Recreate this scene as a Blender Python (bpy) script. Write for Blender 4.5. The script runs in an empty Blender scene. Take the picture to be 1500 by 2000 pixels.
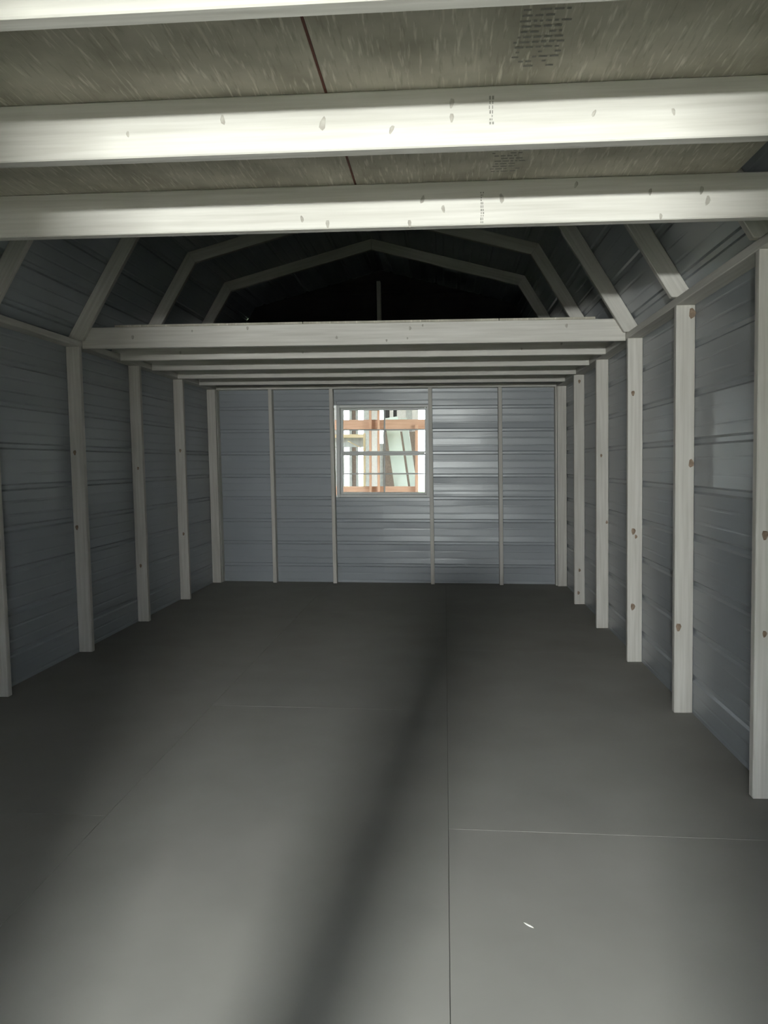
import bpy, bmesh, math, random
from mathutils import Vector, Matrix, Euler
random.seed(7)
S = bpy.context.scene
COL = S.collection

# ------------------------------------------------------------------ camera
F_PX, PITCH, YAW, ROLL = 1475.77, -0.06524, -0.080097, -0.002473
CAM = Vector((0.5859, 0.0, 1.2393))
cd = bpy.data.cameras.new('camera'); cam = bpy.data.objects.new('camera', cd); COL.objects.link(cam)
fw = Vector((math.sin(YAW)*math.cos(PITCH), math.cos(YAW)*math.cos(PITCH), math.sin(PITCH)))
rt = Vector((math.cos(YAW), -math.sin(YAW), 0)); up = rt.cross(fw)
r2 = math.cos(ROLL)*rt + math.sin(ROLL)*up; u2 = -math.sin(ROLL)*rt + math.cos(ROLL)*up
M = Matrix(((r2.x, u2.x, -fw.x, CAM.x), (r2.y, u2.y, -fw.y, CAM.y), (r2.z, u2.z, -fw.z, CAM.z), (0, 0, 0, 1)))
cam.matrix_world = M
cd.sensor_fit = 'VERTICAL'; cd.sensor_height = 24.0; cd.sensor_width = 24.0
cd.lens = 24.0*F_PX/2000.0
cd.clip_start = 0.02; cd.clip_end = 300
S.camera = cam

# ------------------------------------------------------------------ sky, sun, exposure
w = bpy.data.worlds.new('world'); S.world = w; w.use_nodes = True
bg = w.node_tree.nodes['Background']
bg.inputs['Color'].default_value = (0.86, 0.95, 1.0, 1); bg.inputs["Strength"].default_value = 1.45
sd = bpy.data.lights.new('sun', 'SUN'); sd.energy = 8.0; sd.angle = 0.01; sd.color = (1.0, 0.97, 0.90)
sun = bpy.data.objects.new('sun', sd); COL.objects.link(sun)
sun.rotation_euler = Vector((-1.0, 0.0, -0.95)).to_track_quat('-Z', 'Y').to_euler()   # from the right of the shed
ASSUMED_LAMP = (0.413, -1.24, 1.55)  # assumed source position, worked back from where the shadows fall
ld = bpy.data.lights.new('assumed_light_lamp', 'AREA'); ld.shape = 'RECTANGLE'; ld.size = 0.12; ld.size_y = 0.06; ld.energy = 11.5; ld.color = (0.95, 1.0, 0.97)
lamp = bpy.data.objects.new('assumed_light_lamp', ld); COL.objects.link(lamp); lamp.location = ASSUMED_LAMP
lamp.rotation_euler = Vector((0, 1, 0)).to_track_quat('-Z', 'Y').to_euler()         # faces the open doorway (+y)
S.view_settings.view_transform = 'Standard'; S.view_settings.look = 'None'
S.view_settings.gamma = 1.0; S.view_settings.use_curve_mapping = False
S.view_settings.exposure = 4.02
S.cycles.max_bounces = 10; S.cycles.diffuse_bounces = 6; S.cycles.transparent_max_bounces = 16
S.cycles.use_denoising = True
S.cycles.sample_clamp_indirect = 0.0

# ------------------------------------------------------------------ dimensions (metres)
GZ = -0.28                 # ground outside
WX = 1.809                 # stud outer face = sheet metal
SD, ST = 0.089, 0.038      # 2x4
H = 1.987                  # underside of top plate
PT = H + 0.038             # top of plate
YF, YN = 7.65, -0.45       # far and near gable (stud interior faces)
SY = [7.6105 - 0.96074*k for k in range(9)]
JZ0, JZ1 = 1.978, 2.112  # joist
RE, RK, RR = (1.800, 2.030), (1.310, 2.830), (0.0, 3.175)   # roof: eave, knuckle, ridge
RACK = -0.0163             # the frame leans a little to the left
DOOR_X0, DOOR_X1, DOOR_Z = 0.21, 0.632, 1.69  # doorway opening assumed, sized to trim the beam to its lit edges
def sh(v): return Vector((v[0] + RACK*v[2], v[1], v[2]))

# ------------------------------------------------------------------ materials
def mat(name):
    m = bpy.data.materials.new(name); m.use_nodes = True
    nt = m.node_tree; return m, nt, nt.nodes, nt.links, nt.nodes['Principled BSDF']
def node(N, t, **k):
    n = N.new(t)
    for a, b in k.items(): setattr(n, a, b)
    return n
def noise_color(name, c1, c2, scale=(1, 1, 1), nscale=5.0, detail=4.0, rough=0.7, bump=0.0, spec=0.3, rand=0.0, metallic=0.0):
    m, nt, N, L, b = mat(name)
    tc = N.new('ShaderNodeTexCoord'); mp = N.new('ShaderNodeMapping'); mp.inputs['Scale'].default_value = scale
    oi = N.new('ShaderNodeObjectInfo')
    off = node(N, 'ShaderNodeVectorMath', operation='ADD')
    sc = node(N, 'ShaderNodeMath', operation='MULTIPLY'); sc.inputs[1].default_value = 37.0
    L.new(oi.outputs['Random'], sc.inputs[0]); L.new(tc.outputs['Object'], mp.inputs['Vector'])
    L.new(mp.outputs['Vector'], off.inputs[0]); L.new(sc.outputs[0], off.inputs[1])
    nz = N.new('ShaderNodeTexNoise'); nz.inputs['Scale'].default_value = nscale; nz.inputs['Detail'].default_value = detail
    L.new(off.outputs[0], nz.inputs['Vector'])
    rp = N.new('ShaderNodeValToRGB'); rp.color_ramp.elements[0].position = 0.3; rp.color_ramp.elements[1].position = 0.7
    rp.color_ramp.elements[0].color = (*c1, 1); rp.color_ramp.elements[1].color = (*c2, 1)
    L.new(nz.outputs['Fac'], rp.inputs['Fac'])
    out = rp.outputs['Color']
    if rand:
        hs = N.new('ShaderNodeHueSaturation'); mr = N.new('ShaderNodeMapRange')
        mr.inputs['To Min'].default_value = 1 - rand; mr.inputs['To Max'].default_value = 1 + rand
        L.new(oi.outputs['Random'], mr.inputs['Value']); L.new(mr.outputs[0], hs.inputs['Value'])
        L.new(out, hs.inputs['Color']); out = hs.outputs['Color']
    L.new(out, b.inputs['Base Color'])
    b.inputs['Roughness'].default_value = rough; b.inputs['Specular IOR Level'].default_value = spec
    b.inputs['Metallic'].default_value = metallic
    if bump:
        bp = N.new('ShaderNodeBump'); bp.inputs['Strength'].default_value = bump; bp.inputs['Distance'].default_value = 0.01
        L.new(nz.outputs['Fac'], bp.inputs['Height']); L.new(bp.outputs['Normal'], b.inputs['Normal'])
    return m
M_WOOD = noise_color('spruce_lumber', (0.48, 0.455, 0.41), (0.60, 0.575, 0.53), (1.2, 30, 30), 2.2, 5, 0.62, 0.08, 0.3, 0.07)
M_KNOT = noise_color('knot_wood', (0.16, 0.11, 0.075), (0.30, 0.22, 0.16), (30, 30, 30), 2, 3, 0.7)
M_KNOTL = noise_color('light_knot_wood', (0.30, 0.275, 0.24), (0.42, 0.395, 0.35), (30, 30, 30), 2, 3, 0.7)
M_INK = noise_color('grey_ink', (0.19, 0.185, 0.165), (0.25, 0.24, 0.215), (40, 40, 40), 3, 2, 0.8)
M_METAL = noise_color('sheet_steel_backside', (0.275, 0.295, 0.315), (0.305, 0.325, 0.345), (0.6, 0.6, 0.6), 2.0, 3, 0.30, 0.0, 0.6)
M_FLOOR = noise_color('grey_painted_floor', (0.262, 0.249, 0.232), (0.295, 0.281, 0.262), (1, 1, 1), 3.0, 6, 0.8, 0.03, 0.12)
M_FBASE = noise_color('floor_gap', (0.11, 0.105, 0.10), (0.13, 0.125, 0.12), (1, 1, 1), 3, 2, 0.9)
M_OLD = noise_color('plain_gable_board', (0.27, 0.27, 0.27), (0.32, 0.32, 0.31), (1, 1, 1), 3, 3, 0.8)
M_WHITE = noise_color('window_vinyl', (0.62, 0.62, 0.61), (0.68, 0.68, 0.66), (1, 1, 1), 5, 2, 0.45, 0, 0.4)
M_ORANGE = noise_color('orange_lumber', (0.47, 0.25, 0.165), (0.60, 0.35, 0.25), (1.5, 22, 22), 2.5, 4, 0.65, 0.05, 0.3, 0.1)
M_TAN = noise_color('tan_lumber', (0.50, 0.37, 0.23), (0.64, 0.49, 0.33), (1.5, 22, 22), 2.5, 4, 0.65, 0.05, 0.3, 0.1)
M_GBOARD = noise_color('grey_board', (0.36, 0.345, 0.335), (0.46, 0.44, 0.43), (20, 20, 1.0), 2, 3, 0.7, 0, 0.3, 0.12)
M_PINK = noise_color('pale_board', (0.55, 0.49, 0.47), (0.64, 0.58, 0.56), (20, 20, 1.0), 2, 3, 0.7, 0, 0.3)
M_SLOT_SHADE = noise_color('slot_shade_tone', (0.03, 0.028, 0.03), (0.06, 0.05, 0.05), (20, 20, 1.0), 2, 3, 0.8)  # shade of the open slots between store boards, put into the colour
M_BROWN = noise_color('brown_board', (0.16, 0.115, 0.095), (0.23, 0.17, 0.14), (20, 20, 1.0), 2, 3, 0.8)
M_PANELW = noise_color('pale_green_panel', (0.60, 0.66, 0.60), (0.68, 0.72, 0.67), (2, 2, 2), 3, 3, 0.45, 0, 0.4)
M_PANELG = noise_color('pale_grey_panel', (0.50, 0.52, 0.49), (0.58, 0.60, 0.56), (2, 2, 2), 3, 3, 0.45, 0, 0.4)
M_GABLE_SHADE = noise_color('gable_panel_shade_tone', (0.03, 0.03, 0.03), (0.045, 0.045, 0.043), (1, 1, 1), 3, 3, 0.8, 0, 0.1)  # darkness under the far roof peak, put into the panel colour
M_LAWN = noise_color('lawn', (0.035, 0.055, 0.02), (0.06, 0.085, 0.035), (1, 1, 1), 6, 6, 0.9, 0.2, 0.1)
M_GRAVEL = noise_color('pale_gravel', (0.46, 0.46, 0.43), (0.56, 0.55, 0.52), (1, 1, 1), 30, 6, 0.9, 0.2, 0.2)
M_CHIP = noise_color('fresh_sliver', (0.75, 0.73, 0.68), (0.82, 0.80, 0.75), (10, 10, 10), 3, 2, 0.5)
M_JACKET = noise_color('navy_jacket', (0.02, 0.025, 0.04), (0.03, 0.035, 0.055), (10, 10, 10), 3, 3, 0.85)
M_SKIN = noise_color('skin', (0.50, 0.32, 0.24), (0.56, 0.37, 0.28), (5, 5, 5), 3, 3, 0.5)
M_HAIR = noise_color('brown_hair', (0.03, 0.02, 0.015), (0.06, 0.04, 0.03), (60, 60, 10), 3, 3, 0.6)
M_JEANS = noise_color('blue_jeans', (0.04, 0.05, 0.09), (0.06, 0.08, 0.12), (20, 20, 20), 3, 3, 0.9)
M_BLACK = noise_color('black_plastic', (0.015, 0.015, 0.015), (0.02, 0.02, 0.02), (5, 5, 5), 3, 2, 0.3)

def make_osb():
    m, nt, N, L, b = mat('strand_board')
    tc0 = N.new('ShaderNodeTexCoord'); sx = N.new('ShaderNodeSeparateXYZ'); tc = N.new('ShaderNodeCombineXYZ')
    L.new(tc0.outputs['Object'], sx.inputs[0]); L.new(sx.outputs['X'], tc.inputs['X']); L.new(sx.outputs['Z'], tc.inputs['Y'])   # sheet lies in its local XZ
    cols = []
    for i, (ang, sc, th) in enumerate(((0.75, (5, 45, 1), 0.63), (-0.9, (6, 50, 1), 0.61), (-0.25, (4, 48, 1), 0.64))):
        mp = N.new('ShaderNodeMapping'); mp.inputs['Rotation'].default_value = (0, 0, ang); mp.inputs['Scale'].default_value = sc
        mp.inputs['Location'].default_value = (i*3.1, i*1.7, 0)
        L.new(tc.outputs[0], mp.inputs['Vector'])
        nz = N.new('ShaderNodeTexNoise'); nz.inputs['Scale'].default_value = 2.0; nz.inputs['Detail'].default_value = 3
        L.new(mp.outputs['Vector'], nz.inputs['Vector'])
        rp = N.new('ShaderNodeValToRGB'); rp.color_ramp.elements[0].position = th - 0.05; rp.color_ramp.elements[1].position = th + 0.08
        L.new(nz.outputs['Fac'], rp.inputs['Fac']); cols.append(rp.outputs['Color'])
    n2 = N.new('ShaderNodeTexNoise'); n2.inputs['Scale'].default_value = 5.5; n2.inputs['Detail'].default_value = 6
    L.new(tc.outputs[0], n2.inputs['Vector'])
    rb = N.new('ShaderNodeValToRGB'); rb.color_ramp.elements[0].position = 0.33; rb.color_ramp.elements[1].position = 0.68
    rb.color_ramp.elements[0].color = (0.33, 0.305, 0.25, 1); rb.color_ramp.elements[1].color = (0.52, 0.485, 0.405, 1)
    L.new(n2.outputs['Fac'], rb.inputs['Fac'])
    cur = rb.outputs['Color']
    for i, c in enumerate(cols):
        mx = node(N, 'ShaderNodeMix', data_type='RGBA')
        sm = node(N, 'ShaderNodeMath', operation='MULTIPLY'); sm.inputs[1].default_value = (0.55, 0.4, 0.5)[i]
        L.new(c, sm.inputs[0]); L.new(sm.outputs[0], mx.inputs['Factor'])
        L.new(cur, mx.inputs['A']); mx.inputs['B'].default_value = ((0.80, 0.76, 0.67, 1), (0.24, 0.215, 0.16, 1), (0.74, 0.70, 0.60, 1))[i]
        cur = mx.outputs['Result']
    L.new(cur, b.inputs['Base Color']); b.inputs['Roughness'].default_value = 0.75; b.inputs['Specular IOR Level'].default_value = 0.25
    return m
M_OSB = make_osb()
M_OSBEDGE = noise_color('red_sealed_edge', (0.10, 0.035, 0.025), (0.14, 0.055, 0.04), (20, 20, 20), 3, 2, 0.8)
def make_glass():
    m, nt, N, L, b = mat('clear_glass')
    N.remove(b); out = N['Material Output']
    tr = N.new('ShaderNodeBsdfTransparent'); tr.inputs['Color'].default_value = (0.95, 0.97, 0.96, 1)
    gl = N.new('ShaderNodeBsdfGlossy'); gl.inputs['Roughness'].default_value = 0.03
    fr = N.new('ShaderNodeFresnel'); fr.inputs['IOR'].default_value = 1.45
    mx = N.new('ShaderNodeMixShader'); L.new(fr.outputs[0], mx.inputs[0]); L.new(tr.outputs[0], mx.inputs[1]); L.new(gl.outputs[0], mx.inputs[2])
    L.new(mx.outputs[0], out.inputs['Surface']); return m
M_GLASS = make_glass()

# ------------------------------------------------------------------ builders
def link(name, me, m, parent=None):
    o = bpy.data.objects.new(name, me); COL.objects.link(o)
    if m is not None and not me.materials: me.materials.append(m)
    if parent is not None: o.parent = parent
    return o
def empty(name, loc=(0, 0, 0), **props):
    o = bpy.data.objects.new(name, None); COL.objects.link(o); o.location = loc; o.empty_display_size = 0.1
    for k, v in props.items(): o[k] = v
    return o
def mesh(name, verts, faces):
    me = bpy.data.meshes.new(name); me.from_pydata([tuple(v) for v in verts], [], faces); me.update(); return me
def ease(me, wd=0.003):
    bm = bmesh.new(); bm.from_mesh(me)
    bmesh.ops.bevel(bm, geom=list(bm.edges), offset=wd, segments=1, affect='EDGES', clamp_overlap=True)
    bmesh.ops.recalc_face_normals(bm, faces=bm.faces); bm.to_mesh(me); bm.free(); return me
def prism_mesh(name, poly, t, wd=0.003):
    """poly in local XY (X along the length), extruded t along local Z"""
    n = len(poly)
    vs = [(x, y, 0) for x, y in poly] + [(x, y, t) for x, y in poly]
    fs = [tuple(range(n))[::-1], tuple(range(n, 2*n))] + [(i, (i+1) % n, n+(i+1) % n, n+i) for i in range(n)]
    me = mesh(name, vs, fs)
    return ease(me, wd) if wd else me
def put(name, me, m, parent, origin, X, Y):
    X = Vector(X).normalized(); Y = Vector(Y); Y = (Y - X*Y.dot(X)).normalized(); Z = X.cross(Y)
    o = link(name, me, m); o.matrix_world = Matrix(((X.x, Y.x, Z.x, origin[0]), (X.y, Y.y, Z.y, origin[1]), (X.z, Y.z, Z.z, origin[2]), (0, 0, 0, 1)))
    if parent is not None:
        o.parent = parent; o.matrix_parent_inverse = parent.matrix_world.inverted() if False else Matrix.Translation(-Vector(parent.location))
    return o
def board(name, p0, p1, side, wdt, thk, m, parent=None, wd=0.003, centered=False):
    """straight board from p0 to p1; width wdt along `side`, thickness along X x side"""
    p0, p1 = Vector(p0), Vector(p1); Ln = (p1 - p0).length
    y0 = -wdt/2 if centered else 0
    me = prism_mesh(name, [(0, y0), (Ln, y0), (Ln, y0+wdt), (0, y0+wdt)], thk, wd)
    return put(name, me, m, parent, p0, p1 - p0, side)
def box(name, lo, hi, m, parent=None, wd=0.003):
    lo, hi = Vector(lo), Vector(hi); d = hi - lo
    ax = max(range(3), key=lambda i: d[i])
    dirs = [Vector((1, 0, 0)), Vector((0, 1, 0)), Vector((0, 0, 1))]
    X = dirs[ax]; Y = dirs[(ax+1) % 3]
    me = prism_mesh(name, [(0, 0), (d[ax], 0), (d[ax], d[(ax+1) % 3]), (0, d[(ax+1) % 3])], d[(ax+2) % 3], wd)
    return put(name, me, m, parent, lo, X, Y)
def struct(name):
    return empty(name, kind='structure')
def shear_mesh(o): pass

# ---- ribbed sheet steel: runs along U, courses up V, ribs pressed outward (away from the room)
RB0 = 0.18
RIBS = [0.18 + 0.2315*k for k in range(-1, 10)]
def sheet(name, P, U, V, nrm, u0, u1, v0, v1, parent, ribs=RIBS, hole=None, seed=0, bow=0.003, shear=True, clip=None, m=None, bulge=0.0):
    """P origin, nrm points INTO the room. Profile in v with ribs (grooves) and two shallow stiffeners a course."""
    P, U, V, nrm = Vector(P), Vector(U), Vector(V), Vector(nrm)
    prof = []
    def add(v, h):
        if v0 <= v <= v1: prof.append((v, h))
    def end(v): return -0.010 if min(abs(v-r) for r in ribs) < 0.011 else 0
    add(v0, end(v0))
    for r in ribs:
        add(r-0.020, 0); add(r-0.010, -0.010); add(r+0.010, -0.010); add(r+0.020, 0)
        for q in (0.075, 0.150):
            add(r+q-0.008, 0); add(r+q-0.003, -0.0025); add(r+q+0.003, -0.0025); add(r+q+0.008, 0)
        for q in (0.045, 0.1135, 0.182): add(r+q, 0)
    add(v1, end(v1))
    prof = sorted(set(prof)); pr = [prof[0]]
    for q in prof[1:]:
        if q[0] - pr[-1][0] > 1e-4: pr.append(q)
    rnd = random.Random(seed)
    ph = [(rnd.uniform(0.5, 1.6), rnd.uniform(0, 6.28), rnd.uniform(0.5, 1.2)) for _ in range(6)]
    nu = max(2, int((u1-u0)/0.16)+1)
    vs, fs = [], []
    for (v, h) in pr:
        near = min(abs(v-r) for r in ribs); k = min(1.0, max(0.0, (near-0.026)/0.06))
        for i in range(nu):
            u = u0 + (u1-u0)*i/(nu-1)
            b = 0.0
            if h == 0 and v0+0.01 < v < v1-0.01:
                q = ((v-RB0) % 0.2315)/0.2315 if ribs is RIBS else 0.0
                b = bulge*4*q*(1-q)
                b += bow*k*abs(sum(a*math.sin(f*u*3.1+p+v*2.3*a) for f, p, a in ph)/3)
            w_ = P + U*u + V*v + nrm*(h - abs(b)*1.0)
            vs.append(sh(w_) if shear else w_)
    for j in range(len(pr)-1):
        for i in range(nu-1):
            a = j*nu+i; fs.append((a, a+1, a+nu+1, a+nu))
    me = mesh(name, vs, fs)
    fl = U.cross(V).dot(nrm) < 0
    bm = bmesh.new(); bm.from_mesh(me)
    if fl: bmesh.ops.reverse_faces(bm, faces=bm.faces)
    if hole:
        for axis, lo, hi in hole[0:0]: pass
    if clip:
        for co, no in clip:
            bmesh.ops.bisect_plane(bm, geom=list(bm.verts)+list(bm.edges)+list(bm.faces), plane_co=co, plane_no=no, clear_outer=True)
    bm.to_mesh(me); bm.free()
    o = link(name, me, m or M_METAL, parent)
    md = o.modifiers.new('thickness', 'SOLIDIFY'); md.thickness = 0.0012; md.offset = -1
    return o

# ------------------------------------------------------------------ floor
floor = struct('floor')
box('subfloor', (-1.86, YN-0.14, -0.05), (1.86, YF+0.13, -0.018), M_FBASE, floor, 0)
def fpanel(x0, x1, y0, y1):
    g = 0.0007
    box('floor_panel', (x0+g, y0+g, -0.018), (x1-g, y1-g, random.uniform(-0.0002, 0.0)), M_FLOOR, floor, 0.0008)
for x0, x1, off in ((-1.86, -0.60, 0.06), (-0.60, 0.602, 1.28), (0.602, 1.86, 0.055)):
    ys = [YN-0.13] + [off+2.44*k for k in range(-1, 4) if YN+0.05 < off+2.44*k < YF] + [YF+0.12]
    for a, b in zip(ys, ys[1:]): fpanel(x0, x1, a, b)

# ------------------------------------------------------------------ side walls
def knot(parent, pt, nrm, r=0.014, asp=1.6, ax=(0, 0, 1), m=None):
    """flat oval knot lying in the face of a board"""
    n = Vector(nrm).normalized(); a = Vector(ax); a = (a - n*a.dot(n)).normalized(); b = n.cross(a)
    vs = [Vector(pt)+n*0.0012]; k = 9
    for ring, hh in ((0.55, 0.0012), (1.0, 0.0004)):
        for i in range(k):
            t = 2*math.pi*i/k; q = r*ring*(1+0.15*math.sin(3*t+pt[0]*50))
            vs.append(Vector(pt) + a*(q*asp*math.cos(t)) + b*(q*math.sin(t)) + n*hh)
    fs = [(0, 1+i, 1+(i+1) % k) for i in range(k)] + [(1+i, 1+k+i, 1+k+(i+1) % k, 1+(i+1) % k) for i in range(k)]
    me = mesh('knot', vs, fs)
    o = link('knot', me, m or M_KNOT)
    o.parent = parent; o.matrix_parent_inverse = parent.matrix_world.inverted()
    return o
LEANY = Vector((RACK, 0, 1))
KN = {(1, 4): [(1.774, 1.232, .016), (1.732, .43, .016), (1.762, 1.947, .02)], (1, 3): [(1.724, 1.656, .013), (1.758, .782, .010), (1.747, .347, .017), (1.742, .815, .016)],
      (1, 2): [(1.783, .795, .010), (1.735, 1.287, .010)], (1, 1): [(1.735, 1.93, .013), (1.754, .101, .013), (1.76, .30, .012)], (1, 5): [(1.735, .976, .014), (1.744, .616, .010)],
      (-1, 3): [(-1.80, 1.309, .013), (-1.80, .823, .013)], (-1, 2): [(-1.777, .441, .012), (-1.78, 1.2, .01)], (-1, 1): [(-1.785, 1.352, .013), (-1.77, .6, .012)]}
bpy.context.view_layer.update()
walls = {}
for s, nm in ((1, 'wall_right'), (-1, 'wall_left')):
    wl = struct(nm); walls[s] = wl
    for k, (a, b) in enumerate(((-0.03, 0.18), (0.18, 1.106), (1.106, PT+0.03))):
        sheet('siding_panel', (s*WX, 0, 0), (0, 1, 0), (0, 0, 1), (-s, 0, 0), YN-0.13, YF+0.11, a, b, wl, seed=11+k+s*5)
    for k, y in enumerate(SY):
        x0 = s*WX if s < 0 else s*(WX-SD)
        st = board('stud', sh((x0, y+ST, 0.0)), sh((x0, y+ST, H)), (1, 0, 0), SD, ST, M_WOOD, wl)
        # board thickness direction is X x side = z x x = +y -> start one thickness nearer
        st.location.y -= ST
        bpy.context.view_layer.update()
        for (kx, kz, kr) in KN.get((s, k), []):
            knot(st, (kx + (RACK*kz*0.0), y-0.0002, kz), (0, -1, 0), kr*.8)
    bx = s*WX if s < 0 else s*(WX-SD)
    board('top_plate', (bx+RACK*H, YN, H), (bx+RACK*H, YF+0.05, H), (1, 0, 0), SD, 0.038, M_WOOD, wl).location.z += 0.038
bpy.context.view_layer.update()

# ------------------------------------------------------------------ roof (ceiling): rafters and ribbed panels
ceil = struct('ceiling')
def off_in(p, q, d):
    v = Vector((q[0]-p[0], q[1]-p[1])).normalized(); n = Vector((-v.y, v.x))
    return n*d
E_, K_, R_ = Vector(RE), Vector(RK), Vector(RR)
n1 = off_in(E_, K_, SD); n2 = off_in(K_, R_, SD)
if n1.x > 0: n1 = -n1
if n2.y > 0: n2 = -n2
def isect(p, d, q, e):
    t = ((q.x-p.x)*e.y - (q.y-p.y)*e.x)/(d.x*e.y-d.y*e.x); return p + d*t
d1, d2 = (K_-E_).normalized(), (R_-K_).normalized()
KI = isect(E_+n1, d1, K_+n2, d2)
hz = Vector((1, 0))
F0 = isect(E_, d1, Vector((0, PT)), hz); F1 = isect(E_+n1, d1, Vector((0, PT)), hz)
RI = isect(K_+n2, d2, Vector((0, 0)), Vector((0, 1)))
def rafter(poly, y, s):
    pts = [Vector((s*p.x + RACK*p.y, y, p.y)) for p in poly]       # p: 2-D (x,z)
    o = pts[0]; X = (pts[1]-pts[0]).normalized(); Yd = Vector((0, 1, 0)).cross(X)
    loc = [((q-o).dot(X), (q-o).dot(Yd)) for q in pts]
    me = prism_mesh('rafter', loc, ST)
    r = put('rafter', me, M_WOOD, ceil, o, X, Yd)
    z = X.cross(Yd)
    if z.y < 0: r.location = r.location + Vector((0, ST, 0))
    return r
for y in SY[1:9]:
    for s in (1, -1):
        rafter([F0, K_, KI, F1], y, s); rafter([K_, R_, RI, KI], y, s)
for s in (1, -1):
    for (a, b, sd) in ((E_, K_, 3), (K_, R_, 4)):
        d = (b-a); Ln = d.length; d = d.normalized(); ext0 = -0.06 if a is E_ else 0.0
        nn = (n1 if a is E_ else n2).normalized()
        half = Ln/2
        rb = [0.10+0.2315*k for k in range(-1, 8)]
        cuts = [ext0, 0.565, Ln] if a is E_ else [0.0, 0.8, Ln]
        for k in range(2):
            sheet('roof_panel', (s*a.x, 0, a.y), (0, 1, 0), (s*d.x, 0, d.y), (s*nn.x, 0, nn.y), YN-0.14, YF+0.13, cuts[k], cuts[k+1], ceil, ribs=rb, seed=40+sd+k*3+s*9, bow=0.0025)

# ------------------------------------------------------------------ far wall with window opening
WX0, WX1, WZ0, WZ1 = -0.515, 0.440, 0.885, 1.825
wb = struct('wall_back')
YB = YF + SD
def bsheet(u0, u1, v0, v1, seed, **k): return sheet('siding_panel', (0, YB, 0), (1, 0, 0), (0, 0, 1), (0, -1, 0), u0, u1, v0, v1, wb, seed=seed, **k)
for a, b, sdd in ((-0.03, 0.18, 1), (0.18, WZ0, 2)):
    bsheet(-1.85, -0.028, a, b, sdd, bow=0.003); bsheet(-0.028, 1.85, a, b, sdd+30, bow=0.004)
for a, b, sdd in ((WZ0, 1.106, 5), (1.106, WZ1, 6)):
    bsheet(-1.85, WX0, a, b, sdd, bow=0.003); bsheet(WX1, 1.85, a, b, sdd+20, bow=0.005, bulge=0.004)
bsheet(-1.85, -0.024, WZ1, PT+0.04, 8); bsheet(-0.030, 1.85, WZ1, PT+0.04, 9)
gclip = []
for s in (1, -1):
    for a, nn in ((E_, n1), (K_, n2)):
        m_ = nn.normalized(); gclip.append((sh((s*(a.x), YB, a.y)) - Vector((s*m_.x, 0, m_.y))*0.016, Vector((-s*m_.x, 0, -m_.y))))
ribs_hi = [0.18+0.2315*k for k in range(7, 15)]
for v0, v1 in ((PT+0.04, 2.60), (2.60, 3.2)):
    sheet('siding_panel', (0, YB, 0), (1, 0, 0), (0, 0, 1), (0, -1, 0), -1.9, 1.9, v0, v1, wb, ribs=ribs_hi, seed=77, clip=gclip, m=M_GABLE_SHADE)
def bstud(xc, z0=0.0, z1=H):
    return board('stud', sh((xc-ST/2, YF, z0)), sh((xc-ST/2, YF, z1)), (1, 0, 0), ST, SD, M_WOOD, wb)
for xc in (-1.163, 1.165, 1.725): bstud(xc)
for xc in (-0.497-0.038, 0.469): bstud(xc+0.0)
bstud(-1.735)
board('top_plate', (-1.72+RACK*2, YF+SD, H), (1.72+RACK*2, YF+SD, H), (0, -1, 0), SD, 0.038, M_WOOD, wb).location.z += 0.038
board('rough_sill', (WX0+0.0, YF+SD, 0.845), (WX1+0.012, YF+SD, 0.845), (0, -1, 0), SD-.04, 0.038, M_METAL, wb).location.z += 0.038
board('rough_header', (WX0+0.0, YF+SD, 1.828), (WX1+0.012, YF+SD, 1.828), (0, -1, 0), SD-.04, 0.038, M_METAL, wb).location.z += 0.038
bstud(-0.03, PT, 3.05)

# ------------------------------------------------------------------ window
win = struct('window_1')
gy = YB + 0.02
fr = empty('window_frame'); fr.parent = win
f_ = 0.035
box('jamb', (WX0, YF+0.03, WZ0), (WX0+f_, YB+0.05, WZ1), M_WHITE, win)
box('jamb', (WX1-f_, YF+0.03, WZ0), (WX1, YB+0.05, WZ1), M_WHITE, win)
box('head', (WX0+f_, YF+0.03, WZ1-0.028), (WX1-f_, YB+0.05, WZ1), M_WHITE, win)
box('sill', (WX0+f_, YF+0.03, WZ0), (WX1-f_, YB+0.05, WZ0+0.03), M_WHITE, win)
bpy.data.objects.remove(fr)
x0, x1 = WX0+f_, WX1-f_; zm = 1.335; xm = -0.030
for nm, za, zb, yy in (('lower_sash', WZ0+0.03, zm, gy-0.010), ('upper_sash', zm, WZ1-0.028, gy+0.014)):
    sash = empty(nm, (0, 0, 0)); sash.parent = win
    r = 0.022
    box('stile', (x0, yy-0.011, za), (x0+r, yy+0.011, zb), M_WHITE, sash); box('stile', (x1-r, yy-0.011, za), (x1, yy+0.011, zb), M_WHITE, sash)
    box('rail', (x0+r, yy-0.011, za), (x1-r, yy+0.011, za+r), M_WHITE, sash); box('rail', (x0+r, yy-0.011, zb-r), (x1-r, yy+0.011, zb), M_WHITE, sash)
    zc = (za+zb)/2 + (0.0 if nm == 'lower_sash' else 0.01)
    box('muntin', (xm-0.008, yy-0.004, za+r), (xm+0.008, yy+0.004, zb-r), M_WHITE, sash)
    box('muntin', (x0+r, yy-0.004, zc-0.007), (xm-0.008, yy+0.004, zc+0.007), M_WHITE, sash)
    box('muntin', (xm+0.008, yy-0.004, zc-0.007), (x1-r, yy+0.004, zc+0.007), M_WHITE, sash)
    for a, b in ((x0+r, xm), (xm, x1-r)):
        for c, d in ((za+r, zc), (zc, zb-r)):
            box('pane', (a, yy-0.0015, c), (b, yy+0.0015, d), M_GLASS, sash, 0)

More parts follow.
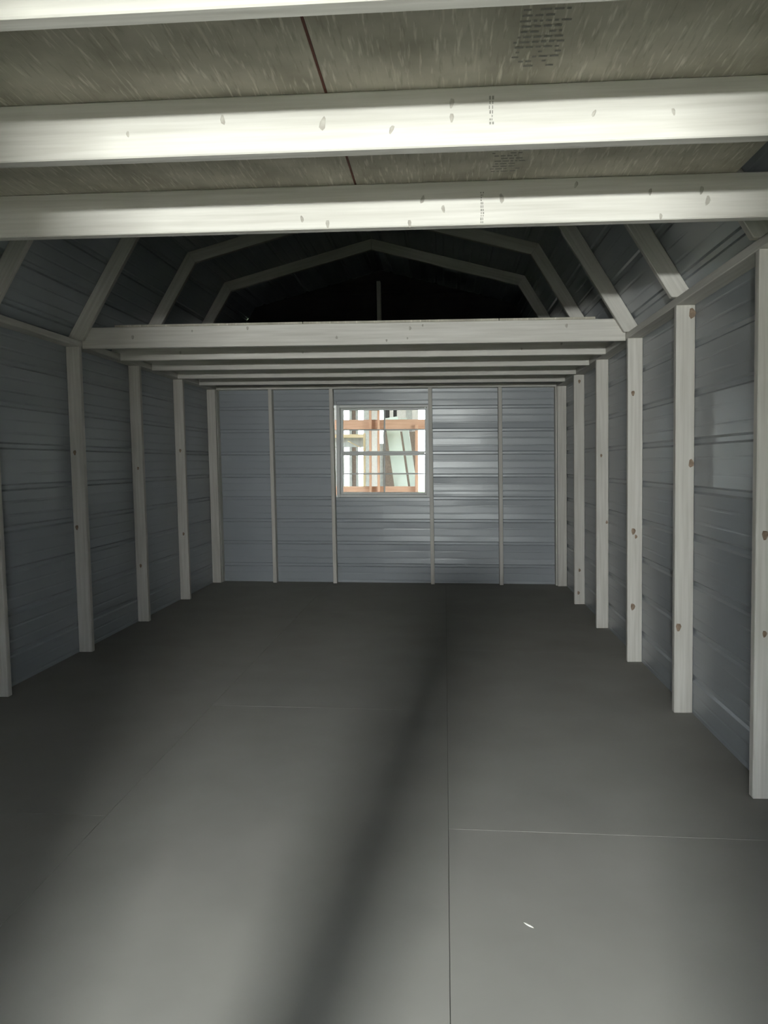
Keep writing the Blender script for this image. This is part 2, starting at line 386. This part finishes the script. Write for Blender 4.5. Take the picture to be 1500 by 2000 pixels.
# ------------------------------------------------------------------ near wall with the assumed open doorway (behind the camera)
wf = struct('wall_front')
YD = YN
def fbox(lo, hi): box('gable_board', lo, hi, M_OLD, wf)
fbox((-1.80, YD-0.05, 0), (DOOR_X0, YD, 2.0)); fbox((DOOR_X1, YD-0.05, 0), (1.78, YD, 2.0)); fbox((DOOR_X0, YD-0.05, DOOR_Z), (DOOR_X1, YD, 2.0))
gp = [(-1.80, 2.0), (1.76, 2.0), (1.76, 2.03), (1.25, 2.80), (-0.06, 3.12), (-1.34, 2.80), (-1.80, 2.03)]
me = mesh('gable_board', [(x, YD, z) for x, z in gp]+[(x, YD-0.05, z) for x, z in gp],
          [tuple(range(7))[::-1], tuple(range(7, 14))]+[(i, (i+1) % 7, 7+(i+1) % 7, 7+i) for i in range(7)])
link('gable_board', me, M_OLD, wf)

# ------------------------------------------------------------------ lofts
def joist(parent, y, z0=JZ0, z1=JZ1):
    sl = (E_.x-K_.x)/(K_.y-E_.y)
    def xr(z): return E_.x - sl*(z-E_.y) - 0.006
    zp = PT + 0.002; xi = WX - SD - 0.002
    half = [(xi, z0), (xi, zp), (xr(zp), zp), (xr(z1), z1)]
    pts = [(-x+RACK*z, z) for x, z in half[::-1]] + [(x+RACK*z, z) for x, z in half]
    o = Vector((0, y+ST, z0))
    me = prism_mesh('joist', [(x, z-z0) for x, z in pts], ST)
    j = put('joist', me, M_WOOD, parent, o, (1, 0, 0), (0, 0, 1))       # Z = x cross z = -y
    return j
near = empty('loft', (0, 1.0, PT), label='plywood loft overhead with three bright lumber joists, nearest the viewer', category='loft')
far = empty('loft', (0, 6.4, PT), label='rear loft of joists above the window, dark gable behind it', category='loft')
NJ = [0.075, 0.665, 1.254, 1.828, 2.421]
FJ = [4.770, 5.345, 5.935, 6.520, 7.100]
nj = [joist(near, y) for y in NJ]; fj = [joist(far, y) for y in FJ]
bpy.context.view_layer.update()
JK = {3: [(.02, 2.111, .011), (-.23, 2.085, .007), (.277, 2.092, .015), (.451, 2.072, .010), (.601, 2.130, .011), (.601, 2.095, .010), (.948, 2.092, .008), (1.138, 2.089, .008)],
      4: [(1.012, 2.145, .010), (.467, 2.036, .011), (.579, 2.08, .011), (.104, 2.06, .010), (.191, 2.042, .012), (.51, 2.112, .012), (.771, 2.108, .014), (1.411, 2.115, .012), (1.431, 2.082, .014), (1.284, 2.036, .009), (1.249, 2.115, .010)]}
for i, ks in JK.items():
    for x, z, r in ks: knot(nj[i], (.586+(x-.586)*.939, NJ[i]-0.0002, 1.239+(z-1.239)*.939), (0, -1, 0), r*0.5, 2.2, (random.uniform(-.3, .5), 0, 1), M_KNOTL)
rr = random.Random(5)
for i in range(2):
    for _ in range(9): knot(fj[i], (rr.uniform(-1.5, 1.5), FJ[i]-0.0002, rr.uniform(2.0, 2.1)), (0, -1, 0), rr.uniform(.005, .009), 1.5, (0, 0, 1), M_KNOTL)
def ink(parent, rects, name='ink_stamp'):
    vs, fs = [], []
    for a, b, c, d in rects:
        k = len(vs); vs += [a, b, c, d]; fs.append((k, k+1, k+2, k+3))
    me = mesh(name, vs, fs); o = link(name, me, M_INK); o.parent = parent; o.matrix_parent_inverse = parent.matrix_world.inverted(); o['kind'] = 'stuff'; return o
def face_stamp(j, y, x, z0, z1):
    rc = []; z = z0; q = random.Random(int(x*1000))
    while z < z1:
        h = q.uniform(.004, .009)
        for c in range(2):
            if q.random() < .8:
                a = x + c*0.006 + q.uniform(-.001, .001); b = a + q.uniform(.002, .0045)
                rc.append(((a, y-.0006, z), (b, y-.0006, z), (b, y-.0006, z+h), (a, y-.0006, z+h)))
        z += h + .003
    ink(j, rc)
face_stamp(nj[3], NJ[3], .687, 2.024, 2.086); face_stamp(nj[4], NJ[4], .695, 1.982, 2.085)
# deck sheets of the near loft: the seam runs along the shed
def deck(parent, x0, x1, y0, y1, z=JZ1, m=M_OSB):
    return box('deck_panel', (x0, y0, z), (x1, y1, z+0.0125), m, parent, 0.001)
dl = deck(near, -1.53, 0.301, YN+0.01, 2.459); dr = deck(near, 0.307, 1.463, YN+0.01, 2.459)
box('panel_edge', (0.3012, YN+0.01, JZ1-0.0005), (0.3068, 2.459, JZ1+0.010), M_OSBEDGE, near, 0)
bpy.context.view_layer.update()
q = random.Random(3)
rc = []
for (xa, xb, ya, yb) in ((.726, .82, 1.42, 1.745), (.717, .806, 2.10, 2.35)):
    y = ya
    while y < yb:
        x = xa + q.uniform(0, .012)
        while x < xb:
            ln = q.uniform(.006, .022)
            if q.random() < .75: rc.append(((x, y, JZ1-.0006), (x, y+.007, JZ1-.0006), (x+ln, y+.007, JZ1-.0006), (x+ln, y, JZ1-.0006)))
            x += ln + .005
        y += .019
ink(dr, rc)
deck(far, -1.53, -0.31, 4.765, YF-0.006); deck(far, -0.305, 0.915, 4.765, YF-0.006); deck(far, 0.92, 1.50, 4.765, YF-0.006)

# ------------------------------------------------------------------ sliver of wood on the floor
def sliver(name, x, y, L_, ang, label):
    vs = []; prof = [(-.5, .1), (-.25, .8), (.1, 1.0), (.35, .6), (.5, .08)]
    for t, k in prof:
        for a, b in ((-1, 0), (1, 0), (.6, 1), (-.6, 1)): vs.append((t*L_, a*k*L_*.09, b*k*L_*.08 + .002*abs(t)))
    fs = [(0, 1, 2, 3), (19, 18, 17, 16)]
    for i in range(4):
        for j in range(4): fs.append((i*4+j, i*4+4+j, i*4+4+(j+1) % 4, i*4+(j+1) % 4))
    me = mesh(name, vs, fs); o = link(name, me, M_CHIP); o.location = (x, y, 0.0003); o.rotation_euler = (0, 0, ang)
    o['label'] = label; o['category'] = 'wood chip'
    return o
sliver('wood_sliver', .814, 1.973, .034, -.75, 'bright pale sliver of wood lying on the grey floor, lower right')

# ------------------------------------------------------------------ doorway: an added, unseen shadow caster in it and an assumed light source outside (both behind the viewer)
pl = board('shadow_caster', (0.095, -0.20, 0.0), (0.418, -0.20, 1.40), (1, 0, 0), 0.092, 0.035, M_WOOD, None)  # unseen stand-in, placed only to throw the dark streak along the floor
pl['label'] = 'narrow upright stand-in behind the viewer, added to cast the streak of shadow on the floor'; pl['category'] = 'shadow caster'
LX, LY, LZ = ASSUMED_LAMP
fl = empty('assumed_light', (LX, LY, GZ), label='assumed light source on a three legged stand outside the doorway, added to light floor and joists', category='assumed lamp')  # unseen assumed source, added to light the floor and joists
box('housing', (LX-.07, LY-.12, LZ-.07), (LX+.07, LY-.02, LZ+.07), M_BLACK, fl, .01)
box('pole', (LX-.016, LY-.09, GZ+.25), (LX+.016, LY-.058, LZ-.07), M_BLACK, fl)
for k in range(3):
    t = 2*math.pi*k/3+.4
    board('leg', (LX, LY-.075, GZ+.32), (LX+.38*math.cos(t), LY-.075+.38*math.sin(t), GZ+.01), (-math.sin(t), math.cos(t), 0), .025, .012, M_BLACK, fl)

# ------------------------------------------------------------------ outdoors: ground, gravel lot, lumber store behind the window
gr = link('ground', mesh('ground', [(-80, -5.0, GZ), (80, -5.0, GZ), (80, 90, GZ), (-80, 90, GZ)], [(0, 1, 2, 3)]), M_LAWN); gr['kind'] = 'structure'
gl = link('gravel_lot', mesh('gravel_lot', [(-80, -90, GZ), (80, -90, GZ), (80, -5.0, GZ), (-80, -5.0, GZ)], [(0, 1, 2, 3)]), M_GRAVEL); gl['kind'] = 'structure'  # unseen ground, assumed pale so daylight bounces up to the joists

LB = 10.4
store = empty('lumber_store', (0, LB, GZ), label='open lumber store of upright pale boards with bright gaps, seen through window', category='shed')
def sbox(nm, lo, hi, m, wd=.003):
    return box(nm, lo, hi, m, store, wd)
ZT = 2.75
sbox('back_panel', (-.25, LB-.08, GZ), (.20, LB-.05, 1.66), M_BROWN); sbox('low_board', (-.32, LB-.04, GZ), (-.252, LB-.012, 1.50), M_GBOARD)
for a, b, m_, dy in ((-2.6, -1.6, M_GBOARD, 0), (-1.595, -.95, M_GBOARD, .005), (-.945, -.80, M_GBOARD, 0), (-.729, -.690, M_GBOARD, 0), (-.690, -.637, M_BROWN, .02), (-.637, -.603, M_GBOARD, 0),
                     (-.53, -.42, M_GBOARD, .004), (-.417, -.312, M_PINK, -.01), (-.256, -.17, M_SLOT_SHADE, .02), (-.17, -.118, M_PINK, 0), (-.118, -.07, M_SLOT_SHADE, .02), (-.07, .055, M_PINK, 0), (.05, .145, M_GBOARD, .035),
                     (.14, .225, M_PINK, -.005), (.40, 1.2, M_GBOARD, 0), (1.205, 2.6, M_GBOARD, .004)):
    sbox('board', (a, LB+dy, GZ), (b, LB+dy+.03, ZT), m_)
sbox('side_wall', (-2.65, 7.95, GZ), (-2.6, LB+.03, ZT), M_GBOARD); sbox('side_wall', (2.6, 7.95, GZ), (2.65, LB+.03, ZT), M_GBOARD)
sbox('roof', (-2.75, 7.86, ZT), (2.75, LB+.1, ZT+.04), M_GBOARD)  # unseen roof and side walls, added to keep the store in shade
# the rack
rack = empty('lumber_rack', (0, 9.3, GZ), label='orange lumber rack with two cross beams, standing outside the window', category='rack')
def rbox(nm, lo, hi, m): return box(nm, lo, hi, m, rack)
rbox('beam', (-.95, 9.28, 1.642), (.36, 9.32, 1.765), M_ORANGE); rbox('beam', (-.95, 9.28, .838), (.232, 9.32, .947), M_ORANGE)
rbox('post', (.226, 9.235, GZ), (.263, 9.278, 1.70), M_ORANGE); rbox('post', (-.336, 9.235, GZ), (-.309, 9.278, 1.95), M_ORANGE); rbox('post', (-.235, 9.235, GZ), (-.207, 9.278, 1.95), M_ORANGE)
rbox('post', (-.95, 9.235, GZ), (-.90, 9.278, 2.0), M_ORANGE)
rbox('shelf_beam', (-.90, 9.235, 1.545), (-.409, 9.278, 1.588), M_TAN); rbox('shelf_post', (-.409, 9.235, .947), (-.382, 9.278, 1.60), M_TAN)
rbox('back_panel', (-.90, 9.33, 1.43), (-.42, 9.345, 1.55), M_GBOARD)
board('brace', (-.60, 9.25, 1.50), (-.409, 9.25, 1.40), (0, 0, 1), .012, .02, M_TAN, rack)
# leaning panels
def lean(xb0, xt0, wdt, m, label, zt=1.80, y0=9.45, y1=9.62):
    z0 = GZ; k = (xt0-xb0)/(1.632-.937); xg = xb0 - k*(.937-GZ)
    p0 = Vector((xg, y0, GZ+.0)); p1 = Vector((xg + k*(zt-GZ), y1, zt))
    o = board('insulation_panel', p0, p1, (1, 0, 0), wdt, .03, m, None, .003)
    o['label'] = label; o['category'] = 'panel'; o['group'] = 'panels leaning on the rack'
    # keep the lower corner on the ground
    mz = min((o.matrix_world @ v.co).z for v in o.data.vertices) if False else 0
    return o
lean(-.047, -.150, .170, M_PANELW, 'wide pale greenish panel leaning inside the orange rack', y0=9.42, y1=9.60)
lean(.150, .045, .085, M_PANELG, 'narrow pale grey panel leaning right of the wide pale panel', y0=9.52, y1=9.68)
bpy.context.view_layer.update()
